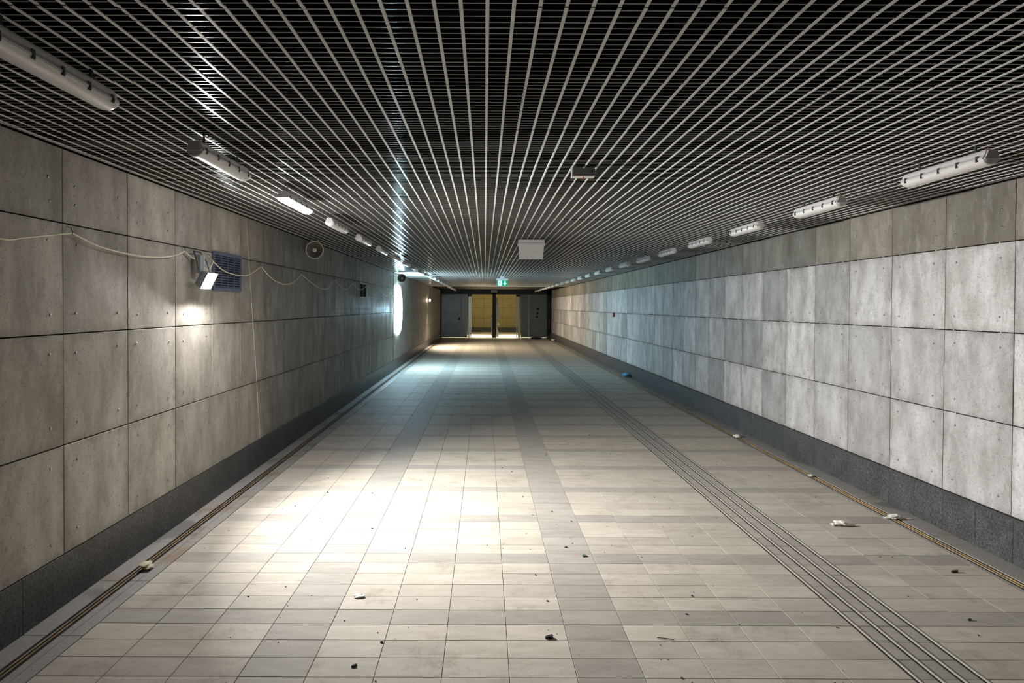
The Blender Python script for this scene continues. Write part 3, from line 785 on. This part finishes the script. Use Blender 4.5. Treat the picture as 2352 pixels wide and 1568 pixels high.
def bag(loc, seed, label, tail):
    o = thing('plastic_bag', label, 'bag', (loc[0], loc[1], 0.0006))
    b = blob('crumple', M_PLASTIC, (0, 0, 0), (0.042, 0.030, 0.016), seed, None, None); b.parent = o
    b = blob('fold', M_PLASTIC, (-0.045, 0.0, 0), (0.03, 0.014, 0.008), seed + 1, None, None); b.parent = o
    b = blob('fold', M_PAPER, (tail, -0.012, 0), (0.055, 0.010, 0.005), seed + 2, None, None); b.parent = o
bag((2.69, 4.57), 11, 'crumpled clear plastic scrap lying on the tiles right of the guide strip', 0.07)
bag((3.19, 4.72), 21, 'crumpled white plastic scrap lying on the right slot drain', 0.08)
blob('crumpled_paper', M_PAPER, (-2.09, 3.76, 0.002), (0.030, 0.035, 0.016), 31, 'crumpled pale paper lying on the left slot drain', 'litter')
blob('plastic_scrap', M_PLASTIC, (-0.704, 3.41), (0.032, 0.020, 0.007), 41, 'small clear plastic scrap on the beige tiles left of centre', 'litter')
blob('green_wrapper', M_GREENW, (0.662, 3.985), (0.016, 0.012, 0.003), 51, 'tiny dark green wrapper scrap on the grey tile column', 'litter')
blob('blue_wrapper', M_BLUEP, (3.30, 14.2), (0.075, 0.10, 0.045), 61, 'pale blue plastic wrapper by the right wall far down', 'litter')
blob('paper_scrap', M_PLASTIC, (3.19, 7.66), (0.045, 0.04, 0.02), 71, 'white paper scrap beside the right drain, farther of two', 'litter')
blob('paper_scrap', M_PLASTIC, (3.175, 5.90), (0.03, 0.018, 0.010), 72, 'white paper scrap beside the right drain, nearer of two', 'litter')
blob('rag', M_DEBRIS, (2.62, 30.6), (0.28, 0.28, 0.06), 81, 'dark rag heap at the foot of the right gate leaf', 'litter')
blob('plastic_scrap', M_PLASTIC, (3.26, 29.0), (0.07, 0.10, 0.05), 82, 'pale plastic scrap at the right wall before the gates', 'litter')
def chip(name, mat, x, y, w, d, h, rz, label):
    bm = bmesh.new(); add_prism(bm, [(-w / 2, -d * .4), (w * .3, -d / 2), (w / 2, -d * .1), (w * .42, d * .45), (-w * .2, d / 2), (-w / 2, d * .2)], 0, h, 'z')
    for v in bm.verts:
        if v.co.z > 0: v.co.z *= 0.7 + 0.5 * ((v.co.x / w) + .5)
    o = obj(name, (bm, mat), None, (x, y, 0.0006), label, 'litter'); o.rotation_euler.z = rz
chip('rubber_chip', M_RUBBER, 0.325, 2.995, 0.040, 0.018, 0.012, 0.2, 'largest black rubber chip near the bottom of the picture')
chip('rubber_chip', M_RUBBER, 0.559, 4.13, 0.018, 0.010, 0.006, 0.0, 'small black chip on the grey tile column')
chip('wood_scrap', M_BROWN, 2.927, 3.767, 0.045, 0.014, 0.012, 0.1, 'small brown wood scrap near the right drain')
chip('dark_chip', M_DEBRIS, 2.557, 3.185, 0.022, 0.010, 0.007, 0.3, 'small dark chip on the tiles right of the guide strip')
chip('dark_chip', M_DEBRIS, -0.59, 2.75, 0.022, 0.012, 0.007, 0.3, 'small dark chip at the bottom edge left of centre')
bm = bmesh.new(); add_tube(bm, [(-0.04, 0.008, 0.004), (0.0, 0.0, 0.0045), (0.04, -0.010, 0.004)], 0.002, 6)
obj('thin_twig', (bm, M_BROWN), None, (0.90, 2.99, 0), 'thin straight twig lying right of the grey tile column', 'twig')
# scattered grit: too fine and too many to count
bm = bmesh.new(); rg = random.Random(5)
for _ in range(230):
    y = 2.4 + 6.0 * rg.random() ** 2.0; x = rg.uniform(-1.9, 3.1); s = rg.choice((1, 1, 1, 1.6, 2.2)) * rg.uniform(0.0012, 0.0030)
    if 1.86 < x < 2.25 or (abs(y - 4.6) < 0.2 and x > 2.5): continue
    a = rg.uniform(0, 6.28); w = rg.uniform(0.6, 2.0)
    p = [(x + s * w * math.cos(a + q), y + s * math.sin(a + q)) for q in (0, 1.4, 2.6, 4.4)]
    add_prism(bm, p, 0.0004, 0.0006 + s * 0.9, 'z')
obj('floor_grit', (bm, M_DEBRIS), None, label='fine dark grit scattered over the floor tiles', cat='grit', kind='stuff')
